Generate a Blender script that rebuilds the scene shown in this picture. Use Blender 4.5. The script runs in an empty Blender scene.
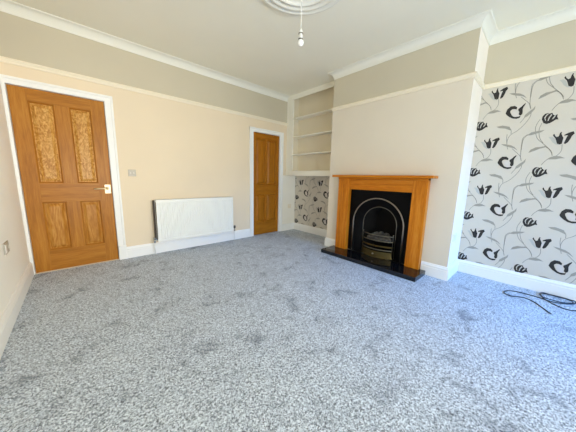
import bpy, bmesh, math, random
from mathutils import Vector, Matrix, noise
random.seed(7)
SC = bpy.context.scene
COL = SC.collection
ORG = {}                                   # world origin of every object

# ------------------------------------------------------------------ helpers
class MB:
    """collects shapes (world coordinates) and links them as ONE mesh object"""
    def __init__(s): s.bm = bmesh.new()
    def face(s, pts, m=0, smooth=False):
        f = s.bm.faces.new([s.bm.verts.new(p) for p in pts]); f.material_index = m; f.smooth = smooth; return f
    def box(s, x0, x1, y0, y1, z0, z1, bev=0.0, m=0, seg=2):
        x0, x1 = sorted((x0, x1)); y0, y1 = sorted((y0, y1)); z0, z1 = sorted((z0, z1))
        b = bmesh.new()
        vs = [b.verts.new((x, y, z)) for x in (x0, x1) for y in (y0, y1) for z in (z0, z1)]
        for q in ((0, 1, 3, 2), (4, 6, 7, 5), (0, 4, 5, 1), (2, 3, 7, 6), (0, 2, 6, 4), (1, 5, 7, 3)):
            b.faces.new([vs[i] for i in q])
        if bev > 0:
            bmesh.ops.bevel(b, geom=list(b.edges), offset=bev, segments=seg, affect='EDGES', profile=0.5)
        s.merge(b, m)
    def merge(s, b, m=None, smooth=None):
        mp = {v: s.bm.verts.new(v.co) for v in b.verts}
        for f in b.faces:
            g = s.bm.faces.new([mp[v] for v in f.verts])
            g.material_index = f.material_index if m is None else m
            g.smooth = f.smooth if smooth is None else smooth
        b.free()
    def grid(s, rows, m=0, smooth=True, closed=False, flip=False):
        vr = [[s.bm.verts.new(p) for p in r] for r in rows]
        n = len(rows[0])
        for i in range(len(vr) - 1):
            for j in range(n if closed else n - 1):
                k = (j + 1) % n
                q = [vr[i][j], vr[i][k], vr[i + 1][k], vr[i + 1][j]]
                if flip: q.reverse()
                f = s.bm.faces.new(q); f.material_index = m; f.smooth = smooth
        return vr
    def tube(s, pts, r, n=8, m=0, caps=True, flat=1.0):
        pts = [Vector(p) for p in pts]; rows = []
        up = Vector((0, 0, 1))
        for i, p in enumerate(pts):
            d = (pts[min(i + 1, len(pts) - 1)] - pts[max(i - 1, 0)]).normalized()
            a = up if abs(d.z) < 0.95 else Vector((1, 0, 0))
            u = d.cross(a).normalized(); v = u.cross(d).normalized()
            rr = r[i] if isinstance(r, (list, tuple)) else r
            rows.append([p + u * rr * math.cos(t) + v * rr * flat * math.sin(t) for t in (2 * math.pi * k / n for k in range(n))])
        vr = s.grid(rows, m, True, True)
        if caps:
            for e, rv in ((0, False), (-1, True)):
                q = list(vr[e]);
                if rv: q.reverse()
                f = s.bm.faces.new(q); f.material_index = m
    def lathe(s, c, prof, n=48, m=0, axis='z', smooth=True):
        c = Vector(c); rows = []
        for r, h in prof:
            row = []
            for k in range(n):
                t = 2 * math.pi * k / n; a, b = r * math.cos(t), r * math.sin(t)
                row.append(c + (Vector((a, b, h)) if axis == 'z' else Vector((h, a, b)) if axis == 'x' else Vector((a, h, b))))
            rows.append(row)
        s.grid(rows, m, smooth, True)
    def sweep(s, path, prof, m=0, caps=True):
        """path: xy polyline with the room on its right; prof: (offset from wall, z)"""
        P = [Vector(p) for p in path]; rows = []
        for i, p in enumerate(P):
            d0 = (P[i] - P[i - 1]).normalized() if i else (P[1] - P[0]).normalized()
            d1 = (P[i + 1] - P[i]).normalized() if i < len(P) - 1 else d0
            n0 = Vector((d0.y, -d0.x)); n1 = Vector((d1.y, -d1.x))
            mt = (n0 + n1) / (1 + n0.dot(n1))
            rows.append([(p.x + mt.x * o, p.y + mt.y * o, z) for o, z in prof])
        vr = s.grid(rows, m, False, True)
        if caps:
            s.bm.faces.new(vr[0]).material_index = m
            s.bm.faces.new(list(reversed(vr[-1]))).material_index = m
    def build(s, name, mats, parent=None, origin=None, keep=False):
        if not keep: bmesh.ops.recalc_face_normals(s.bm, faces=list(s.bm.faces))
        bm = s.bm
        if parent is not None:
            o0 = ORG[parent.name] if origin is None else Vector(origin)
        elif origin is not None: o0 = Vector(origin)
        else:
            vs = [v.co for v in bm.verts]
            o0 = Vector(((min(v.x for v in vs) + max(v.x for v in vs)) / 2, (min(v.y for v in vs) + max(v.y for v in vs)) / 2, min(v.z for v in vs)))
        bmesh.ops.translate(bm, vec=-o0, verts=list(bm.verts))
        me = bpy.data.meshes.new(name); bm.to_mesh(me); bm.free()
        for mt in (mats if isinstance(mats, (list, tuple)) else [mats]): me.materials.append(mt)
        o = bpy.data.objects.new(name, me); COL.objects.link(o)
        ORG[o.name] = o0
        if parent is not None:
            o.parent = parent; o.location = o0 - ORG[parent.name]
        else: o.location = o0
        return o

def thing(name, label, cat, loc, group=None):
    o = bpy.data.objects.new(name, None); COL.objects.link(o); o.location = loc; o.empty_display_size = .05
    ORG[o.name] = Vector(loc); return tag(o, label, cat, group)
def tag(o, label, cat, group=None):
    o['label'] = label; o['category'] = cat
    if group: o['group'] = group
    return o
def struct(o, label, cat):
    o['kind'] = 'structure'; return tag(o, label, cat)

# ------------------------------------------------------------------ materials
def mat(name, col, rough=.6, metal=0., spec=.5, build=None):
    m = bpy.data.materials.new(name); m.use_nodes = True
    nt = m.node_tree; b = nt.nodes['Principled BSDF']
    b.inputs['Base Color'].default_value = (*col, 1); b.inputs['Roughness'].default_value = rough
    b.inputs['Metallic'].default_value = metal; b.inputs['Specular IOR Level'].default_value = spec
    if build: build(nt, b)
    return m
def N(nt, t, **kw):
    n = nt.nodes.new(t)
    for k, v in kw.items():
        if k in n.inputs: n.inputs[k].default_value = v
        else: setattr(n, k, v)
    return n
def coords(nt, scale, rot=(0, 0, 0)):
    tc = N(nt, 'ShaderNodeTexCoord'); mp = N(nt, 'ShaderNodeMapping')
    mp.inputs['Scale'].default_value = scale; mp.inputs['Rotation'].default_value = rot
    nt.links.new(tc.outputs['Object'], mp.inputs['Vector']); return mp.outputs['Vector']
def ramp(nt, fac, stops):
    r = N(nt, 'ShaderNodeValToRGB'); e = r.color_ramp.elements
    e[0].position, e[0].color = stops[0][0], (*stops[0][1], 1); e[1].position, e[1].color = stops[-1][0], (*stops[-1][1], 1)
    for p, c in stops[1:-1]:
        k = e.new(p); k.color = (*c, 1)
    nt.links.new(fac, r.inputs['Fac']); return r.outputs['Color']
def bump(nt, b, h, strength, dist=.01):
    n = N(nt, 'ShaderNodeBump'); n.inputs['Strength'].default_value = strength; n.inputs['Distance'].default_value = dist
    nt.links.new(h, n.inputs['Height']); nt.links.new(n.outputs['Normal'], b.inputs['Normal'])
def paint(name, col, rough=.75, var=.03):
    def f(nt, b):
        v = coords(nt, (1, 1, 1))
        n = N(nt, 'ShaderNodeTexNoise', Scale=1.3, Detail=3.); nt.links.new(v, n.inputs['Vector'])
        lo = tuple(c * (1 - var) for c in col); hi = tuple(min(1, c * (1 + var)) for c in col)
        nt.links.new(ramp(nt, n.outputs['Fac'], [(.3, lo), (.7, hi)]), b.inputs['Base Color'])
        g = N(nt, 'ShaderNodeTexNoise', Scale=160., Detail=2.); nt.links.new(v, g.inputs['Vector'])
        bump(nt, b, g.outputs['Fac'], .08, .002)
    return mat(name, col, rough, 0, .3, f)
def wood(name, dark, mid, light, grain='z', rough=.38, ring=9., stretch=14., plain=(0, 0, 0)):
    """straight grain running along one axis"""
    def f(nt, b):
        sc = {'x': (1, stretch, stretch), 'y': (stretch, 1, stretch), 'z': (stretch, stretch, 1)}[grain]
        v = coords(nt, tuple(c * 1.0 for c in sc))
        n1 = N(nt, 'ShaderNodeTexNoise', Scale=1.6, Detail=6., Roughness=.62, Distortion=.6); nt.links.new(v, n1.inputs['Vector'])
        n2 = N(nt, 'ShaderNodeTexNoise', Scale=ring, Detail=3., Roughness=.6); nt.links.new(v, n2.inputs['Vector'])
        mx = N(nt, 'ShaderNodeMath', operation='MULTIPLY_ADD'); mx.inputs[1].default_value = .35
        nt.links.new(n2.outputs['Fac'], mx.inputs[0])
        m2 = N(nt, 'ShaderNodeMath', operation='MULTIPLY'); m2.inputs[1].default_value = .65
        nt.links.new(n1.outputs['Fac'], m2.inputs[0]); nt.links.new(m2.outputs[0], mx.inputs[2])
        nt.links.new(ramp(nt, mx.outputs[0], [(.34, dark), (.5, mid), (.66, light)]), b.inputs['Base Color'])
        bump(nt, b, mx.outputs[0], .12, .002)
    return mat(name, mid, rough, 0, .22, f)
def burl(name, dark, mid, light, rough=.34, scale=9., stretch=.45, amp=.17):
    """swirly figured panel wood"""
    def f(nt, b):
        v = coords(nt, (1, 1, stretch))
        w = N(nt, 'ShaderNodeTexNoise', Scale=scale, Detail=2., Distortion=1.5); nt.links.new(v, w.inputs['Vector'])
        wv = N(nt, 'ShaderNodeMath', operation='MULTIPLY'); wv.inputs[1].default_value = 34.; nt.links.new(w.outputs['Fac'], wv.inputs[0])
        sn = N(nt, 'ShaderNodeMath', operation='SINE'); nt.links.new(wv.outputs[0], sn.inputs[0])
        f2 = N(nt, 'ShaderNodeTexNoise', Scale=scale * 5, Detail=4., Roughness=.7); nt.links.new(v, f2.inputs['Vector'])
        a = N(nt, 'ShaderNodeMath', operation='MULTIPLY_ADD'); a.inputs[1].default_value = amp
        nt.links.new(sn.outputs[0], a.inputs[0]); nt.links.new(f2.outputs['Fac'], a.inputs[2])
        nt.links.new(ramp(nt, a.outputs[0], [(.28, dark), (.5, mid), (.74, light)]), b.inputs['Base Color'])
    return mat(name, mid, rough, 0, .25, f)
M = {}
M['cream'] = paint('cream wall paint', (.82, .69, .505))
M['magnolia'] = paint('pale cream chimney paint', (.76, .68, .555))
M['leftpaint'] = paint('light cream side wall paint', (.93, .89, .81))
M['alcoveside'] = paint('wall paint lightened at alcove side', (.93, .89, .79))  # lighter than the rest of the wall: light on the alcove side painted in
M['frieze'] = paint('grey beige frieze paint', (.60, .54, .41))
M['ceiling'] = paint('matt ceiling paint', (.90, .87, .745), .85, .015)
M['coving'] = paint('off white coving paint', (.84, .82, .73), .6, .01)
M['rail'] = paint('cream rail paint', (.87, .78, .61), .5, .01)
M['white'] = paint('white gloss trim paint', (.885, .88, .85), .32, .01)
M['joinery'] = paint('ivory joinery paint', (.90, .87, .76), .45, .015)
M['shelfback'] = paint('stone coloured shelf backing', (.74, .665, .51), .7)
M['door'] = wood('honey pine upright', (.30, .110, .012), (.42, .165, .020), (.50, .225, .035), 'z', .36)
M['doorx'] = wood('honey pine crosswise', (.30, .110, .012), (.42, .165, .020), (.50, .225, .035), 'x', .36)
M['burl'] = burl('figured pine panel', (.38, .15, .02), (.55, .27, .055), (.70, .40, .12), scale=13., stretch=.5, amp=.12)
M['flame'] = burl('flame grained pine panel', (.37, .145, .016), (.47, .20, .03), (.56, .28, .06), scale=5., stretch=.25, amp=.14)
M['oakdoor'] = wood('amber pine upright', (.27, .088, .003), (.37, .128, .005), (.47, .178, .010), 'z', .4)
M['oakdoorx'] = wood('amber pine crosswise', (.27, .088, .003), (.37, .128, .005), (.47, .178, .010), 'x', .4)
M['oak'] = wood('orange oak upright', (.40, .105, .004), (.60, .185, .008), (.70, .275, .03), 'z', .33, 11., 16.)
M['oaky'] = wood('orange oak crosswise', (.40, .105, .004), (.60, .185, .008), (.70, .275, .03), 'y', .33, 11., 16.)
M['iron'] = mat('black cast iron', (.003, .003, .0035), .5, 0., .09)
M['soot'] = mat('sooty firebox', (.008, .0075, .007), .9, 0., .2)
M['steel'] = mat('polished cast steel', (.40, .35, .29), .36, 1.)
M['dullsteel'] = mat('dull steel', (.22, .205, .17), .42, 1.)
M['brass'] = mat('aged brass', (.12, .092, .038), .45, 1.)
M['coal'] = mat('grey black coal', (.085, .08, .075), .7)
M['granite'] = mat('polished black granite', (.006, .006, .007), .06, 0., .55)
M['rad'] = mat('white radiator enamel', (.84, .84, .79), .35)
M['radshade'] = mat('radiator fins darkened as shade', (.13, .10, .075), .8)  # dark brown puts the shade between the panels into the colour
M['chrome'] = mat('chromed valve', (.6, .6, .6), .25, 1.)
M['dark'] = mat('dark grey valve plastic', (.05, .05, .055), .45)
M['brushed'] = mat('brushed steel faceplate', (.46, .42, .35), .5, .25)
M['switch'] = mat('grey switch rocker', (.62, .58, .50), .4)
M['plastic'] = mat('white switch plastic', (.85, .84, .80), .35)
M['brasspl'] = mat('pale satin brass', (.74, .58, .34), .38, .75)
M['bulb'] = mat('opal bulb glass', (.93, .92, .88), .12, 0., .6)
M['bulb'] = mat('opal white bulb', (.93, .92, .88), .18, 0., .6)
M['cord'] = mat('white flex', (.82, .81, .76), .5)
M['cable'] = mat('navy black cable sheath', (.010, .013, .022), .45)
M['paper'] = mat('wallpaper ground', (.65, .60, .515), .7, 0, .3)
M['petal'] = mat('charcoal petals', (.030, .027, .025), .6, 0, .3)
M['palepetal'] = mat('silver pale petals', (.66, .61, .56), .6, 0, .3)
M['slit'] = mat('light petal gaps', (.55, .52, .47), .6, 0, .3)
M['greypetal'] = mat('grey petals', (.50, .50, .46), .6, 0, .4)
M['leaf'] = mat('grey green leaves', (.345, .325, .275), .6, 0, .4)
M['stem'] = mat('fine grey stems', (.30, .285, .24), .6, 0, .4)
def carpet(nt, b):
    v = coords(nt, (1, 1, 1))
    cell = N(nt, 'ShaderNodeTexVoronoi', Scale=180., Randomness=1.); nt.links.new(v, cell.inputs['Vector'])
    sep = N(nt, 'ShaderNodeSeparateColor'); nt.links.new(cell.outputs['Color'], sep.inputs[0])
    tuft = N(nt, 'ShaderNodeTexNoise', Scale=75., Detail=4., Roughness=.75); nt.links.new(v, tuft.inputs['Vector'])
    ad = N(nt, 'ShaderNodeMath', operation='MULTIPLY_ADD'); ad.inputs[1].default_value = .42
    nt.links.new(sep.outputs[0], ad.inputs[0]); nt.links.new(tuft.outputs['Fac'], ad.inputs[2])
    c1 = ramp(nt, ad.outputs[0], [(.46, (.11, .12, .145)), (.70, (.475, .535, .615)), (.94, (.86, .92, .985))])
    big = N(nt, 'ShaderNodeTexNoise', Scale=4.5, Detail=7., Roughness=.68, Distortion=.5); nt.links.new(v, big.inputs['Vector'])
    c2 = ramp(nt, big.outputs['Fac'], [(.30, (.42, .43, .47)), (.45, (1, 1, 1)), (.8, (1.06, 1.06, 1.06))])
    mx = N(nt, 'ShaderNodeMixRGB', blend_type='MULTIPLY'); mx.inputs['Fac'].default_value = 1.
    nt.links.new(c1, mx.inputs['Color1']); nt.links.new(c2, mx.inputs['Color2'])
    nt.links.new(mx.outputs['Color'], b.inputs['Base Color'])
    bump(nt, b, ad.outputs[0], .6, .010)
    b.inputs['Sheen Weight'].default_value = .15
M['carpet'] = mat('grey twist pile carpet', (.3, .3, .31), .95, 0, .1, carpet)
def glass():
    m = bpy.data.materials.new('clear window glass'); m.use_nodes = True; nt = m.node_tree
    nt.nodes.remove(nt.nodes['Principled BSDF']); out = nt.nodes['Material Output']
    t = N(nt, 'ShaderNodeBsdfTransparent'); g = N(nt, 'ShaderNodeBsdfGlossy', Roughness=.02); mx = N(nt, 'ShaderNodeMixShader')
    mx.inputs[0].default_value = .06
    nt.links.new(t.outputs[0], mx.inputs[1]); nt.links.new(g.outputs[0], mx.inputs[2]); nt.links.new(mx.outputs[0], out.inputs['Surface'])
    return m
M['glass'] = glass()

# ------------------------------------------------------------------ room dimensions (metres)
LW, FR = -3.538, -6.2           # left wall, window wall
DR, DA = .465, .478              # papered wall, alcove back wall (x)
Y1, Y2 = -1.303, -3.060          # chimney breast sides
H, ZR = 2.72, 2.222              # ceiling, top of picture rail
D1 = (-3.508, -2.746, 1.981); D2 = (-.612, .009, 1.947)
UX = .20                         # front of the alcove shelf unit

def wall(name, axis, plane, back, u0, u1, z0, z1, holes, mats, cuts=(), matfn=None):
    """a wall slab with rectangular holes; axis 0: plane x=const (u=y), axis 1: plane y=const (u=x)"""
    us = sorted({u0, u1, *[h[0] for h in holes], *[h[1] for h in holes]})
    zs = sorted({z0, z1, *cuts, *[h[2] for h in holes], *[h[3] for h in holes]})
    solid = lambda i, j: 0 <= i < len(us) - 1 and 0 <= j < len(zs) - 1 and not any(h[0] <= (us[i] + us[i + 1]) / 2 <= h[1] and h[2] <= (zs[j] + zs[j + 1]) / 2 <= h[3] for h in holes)
    P = (lambda u, d, z: (d, u, z)) if axis == 0 else (lambda u, d, z: (u, d, z))
    b = MB()
    for i in range(len(us) - 1):
        for j in range(len(zs) - 1):
            if not solid(i, j): continue
            a, c, e, f = us[i], us[i + 1], zs[j], zs[j + 1]
            m = matfn((a + c) / 2, (e + f) / 2) if matfn else 0
            b.face([P(a, plane, e), P(c, plane, e), P(c, plane, f), P(a, plane, f)], m)
            b.face([P(a, back, e), P(c, back, e), P(c, back, f), P(a, back, f)], m)
            for (di, dj, p, q) in ((-1, 0, (a, e), (a, f)), (1, 0, (c, e), (c, f)), (0, -1, (a, e), (c, e)), (0, 1, (a, f), (c, f))):
                if not solid(i + di, j + dj):
                    b.face([P(p[0], plane, p[1]), P(q[0], plane, q[1]), P(q[0], back, q[1]), P(p[0], back, p[1])], m)
    bmesh.ops.remove_doubles(b.bm, verts=list(b.bm.verts), dist=1e-5)
    return b.build(name, mats)
FZ = lambda u, z: 1 if z > ZR - .02 else 0

b = MB(); b.box(LW - .15, DA + .15, FR - .2, .15, -.12, 0)
struct(b.build('floor', M['carpet'], origin=(0, 0, 0)), 'mottled grey blue twist pile carpet covering the whole room', 'carpet')
b = MB(); b.box(LW - .15, DA + .15, FR - .2, .15, H, H + .12)
struct(b.build('ceiling', M['ceiling']), 'plain matt grey cream ceiling over the whole room', 'ceiling')
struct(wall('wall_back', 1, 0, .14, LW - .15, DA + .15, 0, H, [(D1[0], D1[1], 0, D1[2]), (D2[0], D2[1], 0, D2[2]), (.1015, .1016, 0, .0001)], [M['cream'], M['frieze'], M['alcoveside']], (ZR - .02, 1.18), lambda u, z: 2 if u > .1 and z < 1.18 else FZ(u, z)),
       'cream wall with two pine doors and a grey frieze above the rail', 'wall')
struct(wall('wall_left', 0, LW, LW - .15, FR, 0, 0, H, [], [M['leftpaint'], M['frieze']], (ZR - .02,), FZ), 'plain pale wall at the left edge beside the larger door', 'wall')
WX0, WX1, WZ0, WZ1 = -3.25, .18, .50, 2.12
struct(wall('wall_front', 1, FR, FR - .2, LW - .15, DA + .15, 0, H, [(WX0, WX1, WZ0, WZ1)], [M['magnolia'], M['frieze']], (ZR - .02,), FZ), 'pale window wall behind the viewer', 'wall')
wr = struct(wall('wall_right', 0, DR, DA + .15, FR, Y2, 0, H, [], [M['paper'], M['frieze']], (ZR - .02,), FZ), 'right wall papered with black tulips below a grey frieze', 'wall')
wa = struct(wall('wall_alcove', 0, DA, DA + .15, Y1, 0, 0, H, [], [M['paper'], M['shelfback']], (1.18,), lambda u, z: 1 if z > 1.18 else 0), 'alcove wall with tulip wallpaper under the built-in shelves', 'wall')
# chimney breast: front with the fire opening, and its two returns
FO = (-2.62, -1.735, 0, .985)
b = MB()
us = [Y2, FO[0], FO[1], Y1]; zs = [0, FO[3], ZR - .02, H]
for i in range(3):
    for j in range(3):
        if i == 1 and j == 0: continue
        b.face([(0, us[i], zs[j]), (0, us[i + 1], zs[j]), (0, us[i + 1], zs[j + 1]), (0, us[i], zs[j + 1])], 1 if j == 2 else 0)
for j in range(3):
    b.face([(0, Y1, zs[j]), (DA + .15, Y1, zs[j]), (DA + .15, Y1, zs[j + 1]), (0, Y1, zs[j + 1])], 1 if j == 2 else 0)
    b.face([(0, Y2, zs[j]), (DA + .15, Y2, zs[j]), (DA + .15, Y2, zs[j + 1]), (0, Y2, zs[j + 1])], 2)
b.face([(DA + .15, Y1, 0), (DA + .15, Y2, 0), (DA + .15, Y2, H), (DA + .15, Y1, H)], 0)
b.face([(0, Y1, H), (0, Y2, H), (DA + .15, Y2, H), (DA + .15, Y1, H)], 1)
for (p, q) in (((FO[0], 0), (FO[0], FO[3])), ((FO[0], FO[3]), (FO[1], FO[3])), ((FO[1], FO[3]), (FO[1], 0))):
    b.face([(0, p[0], p[1]), (0, q[0], q[1]), (.34, q[0], q[1]), (.34, p[0], p[1])], 0)
b.face([(.34, FO[0], 0), (.34, FO[1], 0), (.34, FO[1], FO[3]), (.34, FO[0], FO[3])], 0)
b.face([(0, Y2, 0), (0, FO[0], 0), (.34, FO[0], 0), (.34, FO[1], 0), (0, FO[1], 0), (0, Y1, 0), (DA + .15, Y1, 0), (DA + .15, Y2, 0)], 0)
bmesh.ops.remove_doubles(b.bm, verts=list(b.bm.verts), dist=1e-5)
M['return'] = paint('breast paint lightened on lit side', (.95, .87, .77), .6, .01)  # window light on this side of the breast is put into the colour
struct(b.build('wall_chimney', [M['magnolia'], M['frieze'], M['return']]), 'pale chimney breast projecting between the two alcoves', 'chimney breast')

# ------------------------------------------------------------------ tulip wallpaper
MOTIF = [
    ('dark', [(3.293,1.877),(3.303,1.917),(3.325,1.942),(3.359,1.941),(3.379,1.922),(3.377,1.903),(3.355,1.91),(3.34,1.908),(3.33,1.897),(3.33,1.883),(3.338,1.865),(3.346,1.848),(3.359,1.833),(3.376,1.826),(3.402,1.827),(3.417,1.832),(3.412,1.813),(3.388,1.806),(3.356,1.814),(3.323,1.838),(3.303,1.86)]),
    ('dark', [(3.39,1.905),(3.409,1.922),(3.423,1.94),(3.439,1.957),(3.437,1.94),(3.427,1.917),(3.423,1.897),(3.427,1.868),(3.426,1.845),(3.413,1.834),(3.399,1.848),(3.401,1.874),(3.39,1.892)]),
    ('pale', [(3.34,1.885),(3.357,1.907),(3.378,1.903),(3.396,1.875),(3.402,1.846),(3.403,1.824),(3.371,1.83),(3.35,1.855)]),
    ('pale', [(3.379,1.915),(3.398,1.933),(3.419,1.951),(3.405,1.919),(3.394,1.89)]),
    ('dark', [(3.577,1.767),(3.578,1.798),(3.593,1.821),(3.614,1.824),(3.622,1.816),(3.64,1.822),(3.647,1.806),(3.662,1.792),(3.678,1.804),(3.678,1.781),(3.69,1.751),(3.673,1.754),(3.657,1.74),(3.638,1.726),(3.615,1.72),(3.594,1.731)]),
    ('slit', [(3.613,1.821),(3.619,1.815),(3.605,1.798),(3.6,1.775),(3.608,1.75),(3.6,1.758),(3.592,1.783),(3.599,1.804)]),
    ('slit', [(3.636,1.811),(3.643,1.801),(3.63,1.777),(3.625,1.75),(3.618,1.748),(3.622,1.781)]),
    ('slit', [(3.662,1.793),(3.668,1.788),(3.658,1.767),(3.645,1.756),(3.651,1.776)]),
    ('dark', [(3.674,1.608),(3.681,1.619),(3.689,1.598),(3.702,1.585),(3.714,1.592),(3.716,1.611),(3.722,1.63),(3.73,1.629),(3.728,1.613),(3.738,1.589),(3.746,1.573),(3.743,1.518),(3.728,1.512),(3.71,1.524),(3.701,1.554),(3.692,1.578),(3.678,1.596)]),
    ('dark', [(3.755,1.521),(3.76,1.548),(3.767,1.582),(3.773,1.592),(3.759,1.595),(3.751,1.59),(3.748,1.601),(3.773,1.618),(3.802,1.628),(3.811,1.606),(3.797,1.585),(3.792,1.561),(3.78,1.528),(3.765,1.514)]),
    ('grey', [(3.646,1.591),(3.671,1.593),(3.686,1.579),(3.694,1.558),(3.707,1.526),(3.728,1.509),(3.703,1.514),(3.678,1.54),(3.663,1.57)]),
    ('pale', [(3.747,1.573),(3.754,1.587),(3.77,1.586),(3.763,1.558),(3.756,1.523),(3.746,1.518)]),
    ('leaf', [(3.297,2.079),(3.332,2.075),(3.381,2.06),(3.412,2.038),(3.44,2.001),(3.404,2.028),(3.355,2.045),(3.319,2.062)]),
    ('leaf', [(3.443,1.804),(3.448,1.834),(3.472,1.861),(3.5,1.886),(3.514,1.913),(3.513,1.878),(3.492,1.845),(3.469,1.819)]),
    ('leaf', [(3.235,1.746),(3.286,1.752),(3.344,1.731),(3.362,1.689),(3.311,1.716),(3.258,1.729)]),
    ('leaf', [(3.524,1.971),(3.537,2.003),(3.572,2.024),(3.613,2.026),(3.639,2.018),(3.599,2.006),(3.56,1.986)]),
    ('leaf', [(3.663,1.898),(3.684,1.919),(3.714,1.93),(3.75,1.925),(3.784,1.905),(3.752,1.905),(3.726,1.897),(3.687,1.898)]),
    ('leaf', [(3.49,1.623),(3.518,1.651),(3.562,1.66),(3.611,1.664),(3.59,1.645),(3.556,1.634),(3.522,1.623)]),
    ('stem', [(3.395,2.023),(3.428,1.986),(3.466,1.941),(3.482,1.89)]),
    ('stem', [(3.335,2.179),(3.336,2.13),(3.347,2.068)]),
    ('stem', [(3.494,2.16),(3.465,2.127),(3.462,2.074),(3.465,2.002),(3.472,1.928),(3.482,1.89)]),
    ('stem', [(3.455,1.821),(3.421,1.758)]),
    ('stem', [(3.492,1.845),(3.488,1.809),(3.46,1.746),(3.412,1.683),(3.363,1.644),(3.345,1.594),(3.347,1.541),(3.36,1.493)]),
    ('stem', [(3.351,1.713),(3.362,1.689),(3.365,1.654)]),
    ('stem', [(3.613,2.026),(3.647,2.018),(3.679,1.982),(3.696,1.933)]),
    ('stem', [(3.634,1.843),(3.65,1.875),(3.678,1.909)]),
    ('stem', [(3.502,1.634),(3.471,1.594),(3.466,1.53),(3.467,1.479)]),
    ('stem', [(3.582,1.734),(3.572,1.681),(3.576,1.632),(3.59,1.581),(3.617,1.536)]),
    ('stem', [(3.564,1.773),(3.544,1.709),(3.55,1.647),(3.572,1.583),(3.618,1.53),(3.674,1.464),(3.691,1.429)]),
    ('stem', [(3.746,1.512),(3.75,1.459),(3.738,1.424),(3.72,1.401)]),
    ('stem', [(3.626,1.506),(3.664,1.477),(3.691,1.433)]),
]

PITCH, DROP = .53, .5255
def clip(poly, s0, s1, z0, z1):
    for ax, lim, sg in ((0, s0, 1), (0, s1, -1), (1, z0, 1), (1, z1, -1)):
        out = []
        for i in range(len(poly)):
            p, q = poly[i - 1], poly[i]
            pi, qi = sg * (p[ax] - lim) >= 0, sg * (q[ax] - lim) >= 0
            if pi != qi:
                t = (lim - p[ax]) / (q[ax] - p[ax]); out.append((p[0] + t * (q[0] - p[0]), p[1] + t * (q[1] - p[1])))
            if qi: out.append(q)
        poly = out
        if len(poly) < 3: return []
    return poly
def smooth_line(pts, n=5):
    out = []
    for i in range(len(pts) - 1):
        p0, p1, p2, p3 = pts[max(i - 1, 0)], pts[i], pts[i + 1], pts[min(i + 2, len(pts) - 1)]
        for k in range(n):
            t = k / n
            out.append(tuple(.5 * (2 * p1[a] + (p2[a] - p0[a]) * t + (2 * p0[a] - 5 * p1[a] + 4 * p2[a] - p3[a]) * t * t + (3 * p1[a] - p0[a] - 3 * p2[a] + p3[a]) * t ** 3) for a in (0, 1)))
    return out + [tuple(pts[-1])]
def wallpaper(parent, x, s0, s1, z0, z1, shift):
    b = MB(); KIND = {'stem': (1, .0004), 'leaf': (2, .0007), 'grey': (3, .0009), 'pale': (4, .0011), 'dark': (5, .0013), 'slit': (6, .0016)}
    b.face([(x - .0008, -s0, z0), (x - .0008, -s1, z0), (x - .0008, -s1, z1), (x - .0008, -s0, z1)], 0)
    def put(poly, kind):
        for i in range(-9, 9):
            for j in range(-4, 5):
                q = clip([(s + shift + i * PITCH, z + j * DROP) for s, z in poly], s0, s1, z0, z1)
                if q:
                    m, d = KIND[kind]
                    try: b.face([(x - .0008 - d, -s, z) for s, z in q], m)
                    except ValueError: pass
    for kind, pts in MOTIF:
        if kind == 'stem':
            L = smooth_line(pts); w = .0024
            for p, q in zip(L[:-1], L[1:]):
                dx, dz = q[0] - p[0], q[1] - p[1]; l = math.hypot(dx, dz) or 1; nx, nz = -dz / l * w, dx / l * w
                put([(p[0] + nx, p[1] + nz), (q[0] + nx, q[1] + nz), (q[0] - nx, q[1] - nz), (p[0] - nx, p[1] - nz)], kind)
        else: put(pts, kind)
    for f in b.bm.faces: f.normal_update()
    bmesh.ops.triangulate(b.bm, faces=[f for f in b.bm.faces if len(f.verts) > 4])
    for f in b.bm.faces:
        f.normal_update()
        if f.normal.x > 0: f.normal_flip()
    return b.build('wallpaper', [M['paper'], M['stem'], M['leaf'], M['greypetal'], M['palepetal'], M['petal'], M['slit']], parent, keep=True)
wallpaper(wr, DR, -Y2, -FR, .15, ZR - .045, 0.)
wallpaper(wa, DA, 0.001, -Y1, .14, 1.18, .155 + .53)

# ------------------------------------------------------------------ trim
cv = [(0, H - .092), (.008, H - .092)] + [(.008 + .062 * (1 - math.cos(t)), H - .084 + .074 * math.sin(t)) for t in (k * math.pi / 16 for k in range(0, 9))] + [(.075, H - .006), (.075, H), (0, H)]
b = MB(); b.sweep([(UX, Y1), (0, Y1), (0, Y2), (DR, Y2), (DR, FR), (LW, FR), (LW, 0), (UX, 0)], cv)
struct(b.build('trim_1', M['coving']), 'off white concave coving around the edge of the ceiling', 'coving')
rl = [(0, ZR - .05), (.010, ZR - .05), (.014, ZR - .043), (.014, ZR - .032), (.022, ZR - .02), (.024, ZR - .008), (.018, ZR), (0, ZR)]
b = MB(); b.sweep([(UX, Y1), (0, Y1), (0, Y2), (DR, Y2), (DR, FR), (LW, FR), (LW, 0), (UX, 0)], rl)
struct(b.build('trim_2', M['rail']), 'cream picture rail running around the walls below the frieze', 'picture rail')
sk = [(0, 0), (.020, 0), (.020, .108), (.016, .112), (.016, .120), (.020, .124), (.018, .133), (.011, .143), (.009, .152), (.006, .157), (0, .157)]
def baseboard(name, path, label, h=1.):
    b = MB(); b.sweep(path, [(o, z * h) for o, z in sk]); struct(b.build(name, M['white']), label, 'baseboard')
baseboard('baseboard_back', [(-2.660, 0), (-.70, 0)], 'white moulded baseboard below the radiator')
baseboard('baseboard_alcove', [(.102, 0), (DA, 0), (DA, Y1), (0, Y1), (0, -1.545)], 'white baseboard around the shelf alcove', .93)
baseboard('baseboard_right', [(0, -2.79), (0, Y2), (DR, Y2), (DR, FR)], 'white moulded baseboard along the chimney breast and tulip wall')
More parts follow.
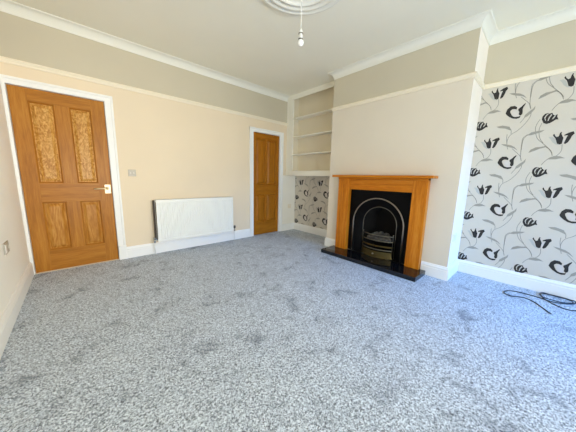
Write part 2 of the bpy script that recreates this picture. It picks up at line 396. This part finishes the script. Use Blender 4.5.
baseboard('baseboard_left', [(LW, FR), (LW, -.022)], 'white moulded baseboard along the left wall', 1.)
baseboard('baseboard_front', [(DR - .02, FR), (LW + .02, FR)], 'white moulded baseboard below the window')

# ------------------------------------------------------------------ panelled doors
def door(name, label, x0, x1, zt, cols, rows, mv, mh, mp_up, mp_lo, al, ar, plinth):
    """cols: the x ranges of panels, rows: z ranges (lower, upper)"""
    root = thing(name, label, 'door', (x0, 0, 0)); root['kind'] = 'structure'
    # architrave and lining
    b = MB()
    top = zt + .072
    def arch(xa, xb, out):                     # a moulded upright; the thick edge lies on the outer side
        b.box(xa, xb, -.016, 0, 0, top if abs(xb - xa) > .05 else top - .001, .003)
        if abs(xb - xa) > .05:
            xo = xb if out > 0 else xa
            b.box(xo - out * .024, xo, -.026, -.014, 0, top, .004)
    arch(al, x0 - .002, -1); arch(x1 + .002, ar, 1)
    b.box(al, ar, -.0165, 0, zt + .002, top, .003); b.box(al, ar, -.0262, -.014, top - .024, top + .001, .004)
    b.box(x0 - .002, x0 + .001, 0, .135, 0, zt); b.box(x1 - .001, x1 + .002, 0, .135, 0, zt); b.box(x0, x1, 0, .135, zt - .001, zt + .002)
    if plinth: b.box(x1 + .002, ar + .004, -.031, 0, 0, .185, .004)
    b.build('door_frame', M['white'], root)
    # leaf: stiles, rails, muntins
    y0, y1 = .006, .046
    z0 = .008; X0, X1, Z1 = x0 + .003, x1 - .003, zt - .003
    b = MB()
    b.box(X0, cols[0][0], y0, y1, z0, Z1, .0012); b.box(cols[-1][1], X1, y0, y1, z0, Z1, .0012)
    zz = [z0] + [z for r in rows for z in r] + [Z1]
    for a, c in zip(zz[0::2], zz[1::2]): b.box(cols[0][0], cols[-1][1], y0, y1, a, c, .0012, 1)
    for r in rows: b.box(cols[0][1], cols[1][0], y0, y1, r[0], r[1], .0012)
    # sloped mouldings around each panel
    for cx in cols:
        for r in rows:
            o = [(cx[0], r[0]), (cx[1], r[0]), (cx[1], r[1]), (cx[0], r[1])]; w = .013
            i_ = [(cx[0] + w, r[0] + w), (cx[1] - w, r[0] + w), (cx[1] - w, r[1] - w), (cx[0] + w, r[1] - w)]
            for k in range(4):
                n = (k + 1) % 4
                b.face([(o[k][0], y0 + .001, o[k][1]), (o[n][0], y0 + .001, o[n][1]), (i_[n][0], y0 + .020, i_[n][1]), (i_[k][0], y0 + .020, i_[k][1])], 0 if k % 2 else 1)
    leaf = b.build('door_leaf', [mv, mh], root, keep=True)
    for q, r in enumerate(rows):
        for cx in cols:
            b = MB(); w = .012
            ring = lambda e, y: [(cx[0] + e, y, r[0] + e), (cx[1] - e, y, r[0] + e), (cx[1] - e, y, r[1] - e), (cx[0] + e, y, r[1] - e)]
            R = [ring(w, y0 + .0205), ring(w + .008, y0 + .0205), ring(w + .036, y0 + .003), ring(w + .036, y0 + .003)]
            b.grid(R[:3], 0, False, True); b.face(R[2]); b.face([(p[0], y1 - .004, p[2]) for p in R[0]])
            b.build('panel', mp_up if q else mp_lo, leaf, origin=((cx[0] + cx[1]) / 2 + q * .7, y0, r[0] + (1.3 if cx is cols[0] else 0)))
    return root
dA = door('door_1', 'larger honey pine four panel door with burr grain upper panels at left', *D1, [(-3.378, -3.186), (-3.064, -2.878)], [(.248, .797), (1.012, 1.852)],
          M['door'], M['doorx'], M['burl'], M['flame'], LW + .001, -2.660, True)
dB = door('door_2', 'narrow amber pine four panel door beside the shelf alcove', *D2, [(-.545, -.318), (-.285, -.055)], [(.252, .795), (.988, 1.845)],
          M['oakdoor'], M['oakdoorx'], M['oakdoor'], M['oakdoor'], -.697, .100, False)
b = MB(); b.box(-2.822, -2.760, -.001, .0065, .882, .994, .002)
bp = b.build('handle_plate', M['brasspl'], dA)
b = MB(); b.tube([(-2.796, 0, .948), (-2.796, -.045, .948)], .010, 12)
b.tube([(-2.796, -.045, .948), (-2.82, -.050, .948), (-2.87, -.050, .947), (-2.925, -.046, .943)], [.010, .0095, .009, .008], 12)
b.lathe((-2.796, .0, .948), [(.018, 0), (.018, -.006), (.011, -.010), (.010, -.012)], 20, axis='y')
b.build('door_handle', M['brasspl'], bp)['label'] = 'satin brass lever handle'
M['thresh'] = mat('pale threshold strip', (.75, .68, .55), .5)
b = MB(); b.box(D1[0], D1[1] + .01, -.012, .05, .0005, .0075, .002); struct(b.build('trim_3', M['thresh']), 'thin pale threshold strip under the larger door', 'threshold')

# ------------------------------------------------------------------ window behind the viewer
win = thing('window_1', 'wide white framed window behind the viewer', 'window', ((WX0 + WX1) / 2, FR - .1, WZ0)); win['kind'] = 'structure'
b = MB(); t = .06
b.box(WX0, WX1, FR - .14, FR - .07, WZ0, WZ0 + t, .004); b.box(WX0, WX1, FR - .14, FR - .07, WZ1 - t, WZ1, .004)
ncol = 4; W = (WX1 - WX0)
for k in range(ncol + 1):
    x = WX0 + W * k / ncol; x = min(max(x, WX0 + t / 2), WX1 - t / 2)
    b.box(x - t / 2, x + t / 2, FR - .141, FR - .069, WZ0, WZ1, .004)
b.box(WX0, WX1, FR - .135, FR - .075, 1.66, 1.71, .004)
b.build('window_frame', M['white'], win)
for k in range(ncol):
    b = MB(); b.box(WX0 + W * k / ncol + .02, WX0 + W * (k + 1) / ncol - .02, FR - .107, FR - .103, WZ0 + .02, WZ1 - .02); b.build('pane', M['glass'], win)
b = MB(); b.box(WX0 - .04, WX1 + .04, FR - .07, FR + .06, WZ0 - .035, WZ0, .006); b.build('window_sill', M['white'], win)

# ------------------------------------------------------------------ built-in alcove shelves
un = thing('shelf_unit', 'ivory built-in open shelves filling the alcove left of the chimney breast', 'shelves', (UX, Y1 / 2, 1.175))
PX, BX = -.182, .352
b = MB(); b.box(UX, UX + .022, PX, -.0015, 1.275, H - .001, .002); b.build('pilaster', M['joinery'], un)
b = MB(); b.box(UX, UX + .022, Y1 + .0015, PX, 2.632, H - .001, .002); b.build('top_rail', M['joinery'], un)
b = MB(); b.box(UX + .0225, BX, PX + .001, -.0015, 1.275, H - .001); b.build('side_panel', M['shelfback'], un)
b = MB(); b.box(BX + .0005, BX + .012, Y1 + .0015, -.0015, 1.275, H - .001); b.build('back_panel', M['shelfback'], un)
for z in (2.292, 1.942, 1.604):
    b = MB(); b.box(UX + .003, BX - .0005, Y1 + .0015, PX, z - .019, z, .002); b.build('shelf', M['joinery'], un)
b = MB(); b.box(UX - .014, DA - .001, Y1 + .0015, -.0015, 1.176, 1.2745, .004); b.build('ledge', M['joinery'], un)

# ------------------------------------------------------------------ fireplace
hz = .055
b = MB(); b.box(-.35, -.0215, -2.851, -1.480, .0005, hz, .004)
tag(b.build('hearth_slab', M['granite']), 'polished black granite hearth slab lying in front of the fireplace', 'hearth')
fs = thing('fireplace_surround', 'orange oak mantelpiece framing the black fireplace', 'mantelpiece', (-.04, -2.165, hz))
LYa, LYb, LYc, LYd = -1.545, -1.735, -2.620, -2.785
for a, c in ((LYb, LYa), (LYd, LYc)):
    b = MB(); b.box(-.078, -.0015, a, c, hz + .0005, 1.158, .003); b.box(-.082, -.078, a + .02, a + .024, hz, hz) if False else None
    b.build('leg', M['oak'], fs)
b = MB(); b.box(-.070, -.0015, LYc + .0005, LYb - .0005, .987, 1.158, .002); b.build('lintel', M['oaky'], fs)
b = MB(); b.box(-.088, -.0015, LYd + .0, LYa - .0, 1.132, 1.1595, .003); b.build('bed_moulding', M['oaky'], fs)
b = MB(); b.box(-.178, -.0015, -2.858, -1.490, 1.160, 1.191, .006, 0, 3); b.build('mantel_shelf', M['oaky'], fs)
# cast iron arched insert
fi = thing('fireplace_insert', 'black cast iron arched fireplace insert with steel arch trims and grate', 'fireplace', (.05, -2.178, hz))
FC, FRr, FS = -2.176, .362, .512
def arch(cy, r, spring, x, z0, n=28):
    pts = [(x, cy + r, z0)] + [(x, cy + r * math.cos(t), spring + r * math.sin(t)) for t in (math.pi * k / n for k in range(n + 1))] + [(x, cy - r, z0)]
    return [Vector(p) for p in pts]
yl, yr, zt = LYb - .001, LYc + .001, .986
b = MB()
A = arch(FC, FRr, FS, -.012, hz + .001)
def outer(p):                              # matching point on the rectangular edge
    v = p - Vector((p.x, FC, FS))
    if p.z < FS: return Vector((p.x, yl if p.y > FC else yr, p.z))
    d = Vector((0, v.y, v.z)); ty = ((yl - FC) if d.y > 0 else (yr - FC)) / d.y if abs(d.y) > 1e-6 else 1e9
    tz = (zt - FS) / d.z if d.z > 1e-6 else 1e9
    return Vector((p.x, FC, FS)) + d * min(ty, tz)
O = [outer(p) for p in A]
b.grid([A, O], 0, False); b.grid([[p + Vector((.02, 0, 0)) for p in O], O], 0, False)
for s in (-1, 1):                          # fill the two corner triangles
    yc = yl if s > 0 else yr
    k = [i for i, p in enumerate(O) if abs(p.y - yc) < 1e-6 and p.z > FS - .01 and p.z < zt - 1e-6]
    j = k[-1] if s > 0 else k[0]; j2 = j + 1 if s > 0 else j - 1
    b.face([O[j], O[j2], Vector((-.012, yc, zt))])
b.build('face_plate', M['iron'], fi)
B_ = arch(FC - .012, .246, .514, .045, hz + .001)
b = MB()
mid = [a.lerp(c, .45) + Vector((-.012, 0, 0)) for a, c in zip(A, B_)]
b.grid([A, mid, B_], 0, True)
b.build('arch_reveal', M['iron'], fi)
b = MB(); b.tube(arch(FC, FRr + .004, FS, -.018, hz + .001), .0095, 10, flat=.9); b.build('outer_arch_trim', M['steel'], fi)['label'] = 'polished steel outer arch bead'
b = MB(); b.tube(arch(FC - .012, .243, .514, .038, hz + .001), .0055, 8); b.build('inner_arch_trim', M['dullsteel'], fi)['label'] = 'slim steel inner arch bead'
b = MB()
C1 = arch(FC - .012, .246, .514, .045, hz + .001); C2 = [Vector((.30, FC - .012 + (p.y - FC + .012) * .72, p.z if p.z < .3 else .3 + (p.z - .3) * .95)) for p in C1]
b.grid([C1, C2], 0, True)
b.face(list(reversed(C2)))
b.face([(-.012, FC + FRr, hz + .001), (-.012, FC - FRr, hz + .001), (.045, FC - .012 - .246, hz + .001), (.30, FC - .19, hz + .001), (.30, FC + .165, hz + .001), (.045, FC - .012 + .246, hz + .001)])
b.build('firebox', M['soot'], fi)
gc = FC - .012
def bow(y, x0=.03, d=.085): return x0 - d * (1 - ((y - gc) / .235) ** 2)
ys = [gc - .228 + .456 * k / 20 for k in range(21)]
for z, r, mt in ((.372, .007, 'dullsteel'), (.297, .007, 'dullsteel'), (.222, .010, 'brass'), (.172, .007, 'dullsteel')):
    b = MB(); b.tube([(bow(y), y, z) for y in ys], r, 8, flat=1.2); b.build('grate_bar', M[mt], fi)
b = MB()
b.grid([[(bow(y) + .004, y, .150) for y in ys], [(bow(y) - .004, y, .145) for y in ys], [(bow(y) - .008, y, .075) for y in ys], [(bow(y) - .016, y, .066) for y in ys], [(bow(y) - .016, y, .0575) for y in ys], [(bow(y) + .02, y, .0575) for y in ys]], 0, False)
ap = b.build('ash_front', M['brass'], fi); ap['label'] = 'dull brass ash pan front'
b = MB(); b.lathe((bow(gc) - .008, gc, .112), [(.004, 0), (.004, -.012), (.011, -.018), (.011, -.026), (.004, -.030), (0, -.030)], 16, axis='x'); b.build('knob', M['steel'], ap)
for s in (-1, 1):
    b = MB(); b.tube([(bow(gc + s * .222), gc + s * .222, .0575), (bow(gc + s * .222), gc + s * .222, .385), (bow(gc + s * .222), gc + s * .222, .40)], [.007, .007, .010], 8); b.build('grate_post', M['dullsteel'], fi)
b = MB()
for k in range(7):
    y = gc - .17 + k * .34 / 6
    b.box(-.01, .24, y - .006, y + .006, .268, .280)
b.build('grate_floor', M['iron'], fi)
coal_spots = [(.02, -.16), (.03, -.10), (.0, -.045), (.0, .015), (.02, .075), (.03, .135), (.075, -.13), (.07, -.06), (.075, .01), (.07, .08), (.12, -.08), (.12, .0), (.12, .07)]
for k, (x, dy) in enumerate(coal_spots):
    b = MB(); t = bmesh.new(); bmesh.ops.create_icosphere(t, subdivisions=2, radius=.034 + .006 * random.random())
    sd = random.random() * 50
    for v in t.verts: v.co *= 1 + .32 * noise.noise(v.co * 40 + Vector((sd, sd, 0))); 
    for v in t.verts: v.co.z *= .8
    zb = .2805 - min(v.co.z for v in t.verts)
    if x > .06: zb += .028
    if x > .1: zb += .02
    bmesh.ops.translate(t, vec=(x + .012, gc + dy, zb), verts=list(t.verts)); b.merge(t, 0)
    tag(b.build('coal', M['coal']), 'grey black lump of coal heaped behind the grate bars', 'coal', 'coals heaped in the fireplace grate')

# ------------------------------------------------------------------ radiator
RX0, RX1, RZ0, RZ1 = -2.290, -1.108, .190, .780
rd = thing('radiator', 'white ribbed panel radiator on the cream wall between the doors', 'radiator', ((RX0 + RX1) / 2, -.08, RZ0))
def ribs(name, yf, th, sg):
    b = MB(); xs = []; n = 36; p = (RX1 - RX0 - .05) / n
    xs = [(RX0, 0), (RX0 + .025, 0)]
    for k in range(n):
        x = RX0 + .025 + k * p
        xs += [(x + p * .12, 0), (x + p * .30, 1), (x + p * .70, 1), (x + p * .88, 0)]
    xs += [(RX1 - .025, 0), (RX1, 0)]
    rows = []
    for z, a in ((RZ0, 0), (RZ0 + .022, 0), (RZ0 + .042, 1), (RZ1 - .050, 1), (RZ1 - .030, 0), (RZ1, 0)):
        rows.append([(x, yf + sg * .009 * h * a, z) for x, h in xs])
    b.grid(rows, 0, False)
    b.box(RX0, RX1, yf + sg * .011, yf + sg * .014, RZ0 + .001, RZ1 - .001)
    for z in (RZ0, RZ1): b.face([(RX0, yf, z), (RX1, yf, z), (RX1, yf + sg * .012, z), (RX0, yf + sg * .012, z)])
    for x in (RX0, RX1): b.face([(x, yf, RZ0), (x, yf, RZ1), (x, yf + sg * .012, RZ1), (x, yf + sg * .012, RZ0)])
    return b.build(name, M['rad'], rd)
ribs('front_panel', -.122, 0, 1)
ribs('rear_panel', -.036, 0, -1)
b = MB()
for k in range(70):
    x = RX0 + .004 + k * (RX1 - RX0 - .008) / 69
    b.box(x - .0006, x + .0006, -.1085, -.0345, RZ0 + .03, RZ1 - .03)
b.box(RX0 - .026, RX0 - .024, -.060, -.0345, RZ0 + .015, RZ1 - .004); b.box(RX0 - .026, RX0 + .01, -.0365, -.0345, RZ0 + .015, RZ1 - .004)  # dark strip past the left end stands in for the shadow on the wall
b.build('fins_and_shade', M['radshade'], rd)['label'] = 'dark fins with painted shade between the panels and on the wall'
b = MB(); b.box(RX0 + .001, RX1 - .001, -.124, -.112, RZ1, RZ1 + .006, .002); b.box(RX0 + .001, RX1 - .001, -.046, -.034, RZ1, RZ1 + .006, .002)
for k in range(46):
    x = RX0 + .02 + k * (RX1 - RX0 - .04) / 45
    b.box(x - .006, x + .006, -.113, -.045, RZ1 + .001, RZ1 + .005)
b.build('top_grille', M['rad'], rd)
for x in (RX0 + .2, RX1 - .2):
    b = MB(); b.box(x - .02, x + .02, -.035, -.001, RZ0 + .06, RZ1 - .06, .003); b.build('wall_bracket', M['rad'], rd)
for s, xe, px in ((-1, RX0, RX0 - .035), (1, RX1, RX1 + .048)):
    b = MB(); b.tube([(xe, -.078, RZ0 + .03), (px, -.078, RZ0 + .03)], .009, 12)
    b.tube([(px, -.078, RZ0 - .012), (px, -.078, RZ0 + .042)], .013, 14)
    v = b.build('valve', M['chrome'], rd)
    b = MB(); b.lathe((px, -.078, RZ0 + .042), [(.0, .0), (.017, 0), (.019, .012), (.019, .034 if s > 0 else .016), (.014, .044 if s > 0 else .022), (0, .044 if s > 0 else .022)], 20); b.build('valve_cap', M['dark'] if s > 0 else M['chrome'], v)
    b = MB(); b.tube([(px, -.078, RZ0 - .012), (px, -.078, .0015)], .0075, 12); b.build('pipe', M['rad'], rd)

# ------------------------------------------------------------------ ceiling rose and pendant
RC = (-1.577, -2.157)
b = MB()
prof = [(.409, 0), (.409, -.012), (.400, -.022), (.388, -.026), (.374, -.022), (.366, -.012), (.352, -.012), (.344, -.024), (.330, -.032), (.314, -.028), (.304, -.016), (.286, -.015), (.276, -.028), (.262, -.033), (.250, -.024), (.244, -.014), (.12, -.012), (.11, -.022), (.095, -.026), (.08, -.022), (.07, -.014), (0, -.014)]
b.lathe((*RC, H - .0005), prof, 96)
tag(b.build('ceiling_rose', M['coving']), 'round off white plaster ceiling rose with stepped rings', 'ceiling rose')
pd = thing('pendant_light', 'bare white bulb pendant hanging from the ceiling rose', 'pendant light', (*RC, H - .015))
b = MB(); b.lathe((*RC, H - .015), [(0, 0), (.045, 0), (.045, -.012), (.03, -.026), (.008, -.032), (0, -.032)], 32); b.build('ceiling_cup', M['plastic'], pd)
b = MB(); b.tube([(*RC, H - .045), (*RC, 2.345)], .0032, 8); b.build('cord', M['cord'], pd)
b = MB(); b.lathe((*RC, 0), [(0, 2.352), (.007, 2.351), (.011, 2.343), (.016, 2.335), (.017, 2.318), (.0145, 2.316), (.0145, 2.290), (.018, 2.288), (.018, 2.276), (.012, 2.274), (0, 2.274)], 24)
hd = b.build('lamp_holder', M['plastic'], pd)
for z in (2.3165, 2.2745):
    b = MB(); b.lathe((*RC, z), [(.012, .003), (.0195, .003), (.0195, -.003), (.012, -.003)], 24); b.build('holder_ring', M['dullsteel'], hd)
b = MB(); b.lathe((*RC, 0), [(.0, 2.273), (.012, 2.272), (.013, 2.266)] + [(.0270 * math.sin(t) if t > .52 else .0135, 2.248 + .0270 * math.cos(t)) for t in (.52 + k * (math.pi - .52) / 14 for k in range(15))], 28); b.build('bulb', M['bulb'], pd)

# ------------------------------------------------------------------ switches and sockets
def plate(name, label, cat, axis, plane, sgn, u, z, w, h, rockers, kind):
    """a faceplate on a wall: axis 0 -> plane x; axis 1 -> plane y; sgn points into the room"""
    P = lambda a0, a1, d0, d1, z0, z1, bev, bb: bb.box(*( (plane + sgn * d0, plane + sgn * d1, a0, a1) if axis == 0 else (a0, a1, plane + sgn * d0, plane + sgn * d1) ), z0, z1, bev)
    loc = (plane, u, z - h / 2) if axis == 0 else (u, plane, z - h / 2)
    root = thing(name, label, cat, loc)
    b = MB(); P(u - w / 2, u + w / 2, .0008, .009, z - h / 2, z + h / 2, .0025, b); b.build('faceplate', M[kind], root)
    for du, dz, rw, rh, nm in rockers:
        b = MB(); P(u + du - rw / 2, u + du + rw / 2, .0085, .0125, z + dz - rh / 2, z + dz + rh / 2, .0015, b); b.build(nm, M['switch' if kind == 'brushed' and nm == 'rocker' else 'plastic'], root)
    return root
plate('light_switch', 'small square metal light switch beside the larger pine door', 'light switch', 1, 0, -1, -2.520, 1.145, .086, .086, [(-.018, 0, .014, .026, 'rocker'), (.018, 0, .014, .026, 'rocker')], 'brushed')
def pins(o): return [(o, .024, .010, .012, 'pin_cover'), (o - .016, -.004, .012, .010, 'pin_cover'), (o + .016, -.004, .012, .010, 'pin_cover')]
plate('power_socket', 'metal double power socket low on the left wall', 'power socket', 0, LW, 1, -.925, .535, .150, .088, [(-.042, .0, .036, .062, 'socket_insert'), (.042, .0, .022, .030, 'rocker')], 'brushed')
plate('power_socket', 'small pale socket on the bright right side of the chimney breast', 'power socket', 1, Y2, -1, .115, .497, .146, .086, [(-.036, .022, .012, .02, 'rocker'), (.036, .022, .012, .02, 'rocker')], 'plastic')
plate('power_socket', 'faint cream socket inside the alcove beside the tulip paper', 'power socket', 1, 0, -1, .315, .525, .086, .086, [(0, .02, .014, .02, 'rocker')], 'rail')

# ------------------------------------------------------------------ loose cable on the carpet
pts = [(-.094, -3.877), (-.01, -3.83), (.088, -3.769), (.131, -3.706), (.10, -3.64), (.075, -3.60), (.105, -3.555), (.184, -3.562), (.245, -3.618), (.261, -3.736), (.25, -3.813), (.221, -3.879), (.28, -3.975), (.342, -4.027), (.41, -4.035), (.435, -3.97), (.43, -3.87), (.41, -3.815),
       (.35, -3.80), (.28, -3.833), (.255, -3.90), (.30, -3.99), (.36, -4.02), (.395, -3.97), (.41, -3.89), (.385, -3.82), (.32, -3.808), (.25, -3.84), (.18, -3.892), (.133, -3.964), (.161, -4.029), (.26, -4.12), (.36, -4.22), (.40, -4.30)]
L = smooth_line(pts, 6)
P3 = []
for i, (x, y) in enumerate(L):
    z = .0045
    if 60 < i < 160: z += .0045 * max(0, math.sin((i - 60) * .35)) + .0002 * (i - 60) * .5
    P3.append((x, y, z))
b = MB(); b.tube(P3, .0048, 8)
cb = tag(b.build('cable', M['cable']), 'thin black cable lying in loose loops on the carpet by the tulip wall', 'cable')

# ------------------------------------------------------------------ light, sky, camera
def area(name, loc, rot, sx, sy, energy, col):
    l = bpy.data.lights.new(name, 'AREA'); l.shape = 'RECTANGLE'; l.size = sx; l.size_y = sy; l.energy = energy; l.color = col
    o = bpy.data.objects.new(name, l); COL.objects.link(o); o.location = loc; o.rotation_euler = rot; return o
def aim(loc, to): return (Vector(to) - Vector(loc)).to_track_quat('-Z', 'Y').to_euler()
def lamp(name, loc, to, sx, sy, energy, col, spread=180):
    o = area(name, loc, aim(loc, to), sx, sy, energy, col); o.data.spread = math.radians(spread); return o
lamp('street_daylight', (-2.9, FR - .8, .80), (-1.5, 0, 1.8), 1.4, 1.3, 228, (.82, .91, 1.))
lamp('left_wall_fill', (-.2, FR - .7, 1.3), (LW, -1, 1.3), 1., 1.3, 34, (1., .92, .80), 60)  # added warm lamp aimed at the left wall to brighten it
lamp('window_daylight', (-1.5, FR - .6, 1.35), (-1.5, 0, 1.2), 3.4, 1.6, 12, (.6, 1., .8))
lamp('blue_floor_fill', (-.3, FR - 1., 2.3), (-.1, -2.9, 0), 1.2, .7, 52, (.02, .32, 1.), 55)  # added narrow blue lamp that tints the carpet on the right
w = bpy.data.worlds.new('sky'); SC.world = w; w.use_nodes = True
bg = w.node_tree.nodes['Background']; bg.inputs['Color'].default_value = (.55, .75, 1., 1); bg.inputs['Strength'].default_value = .22

cam = bpy.data.cameras.new('camera'); cam.sensor_fit = 'HORIZONTAL'; cam.sensor_width = 36; cam.lens = 14.4998; cam.clip_start = .02
co = bpy.data.objects.new('camera', cam); COL.objects.link(co)
R_, U_, F_ = Vector((.74219417, -.66978356, .02319022)), Vector((.09083286, .13481576, .98669859)), Vector((.6640009, .73021551, -.16089783))
m = Matrix.Identity(4)
for i in range(3): m[i][0], m[i][1], m[i][2] = R_[i], U_[i], -F_[i]
m.translation = (-3.0783, -3.7020, 1.1258)
co.matrix_world = m
SC.camera = co
vs = SC.view_settings; SC.display_settings.display_device = 'sRGB'
vs.view_transform = 'Standard'; vs.look = 'None'; vs.exposure = .0; vs.gamma = 1.; vs.use_curve_mapping = False
SC.cycles.max_bounces = 12; SC.cycles.diffuse_bounces = 8; SC.cycles.use_denoising = True
SC.cycles.sample_clamp_indirect = 6.
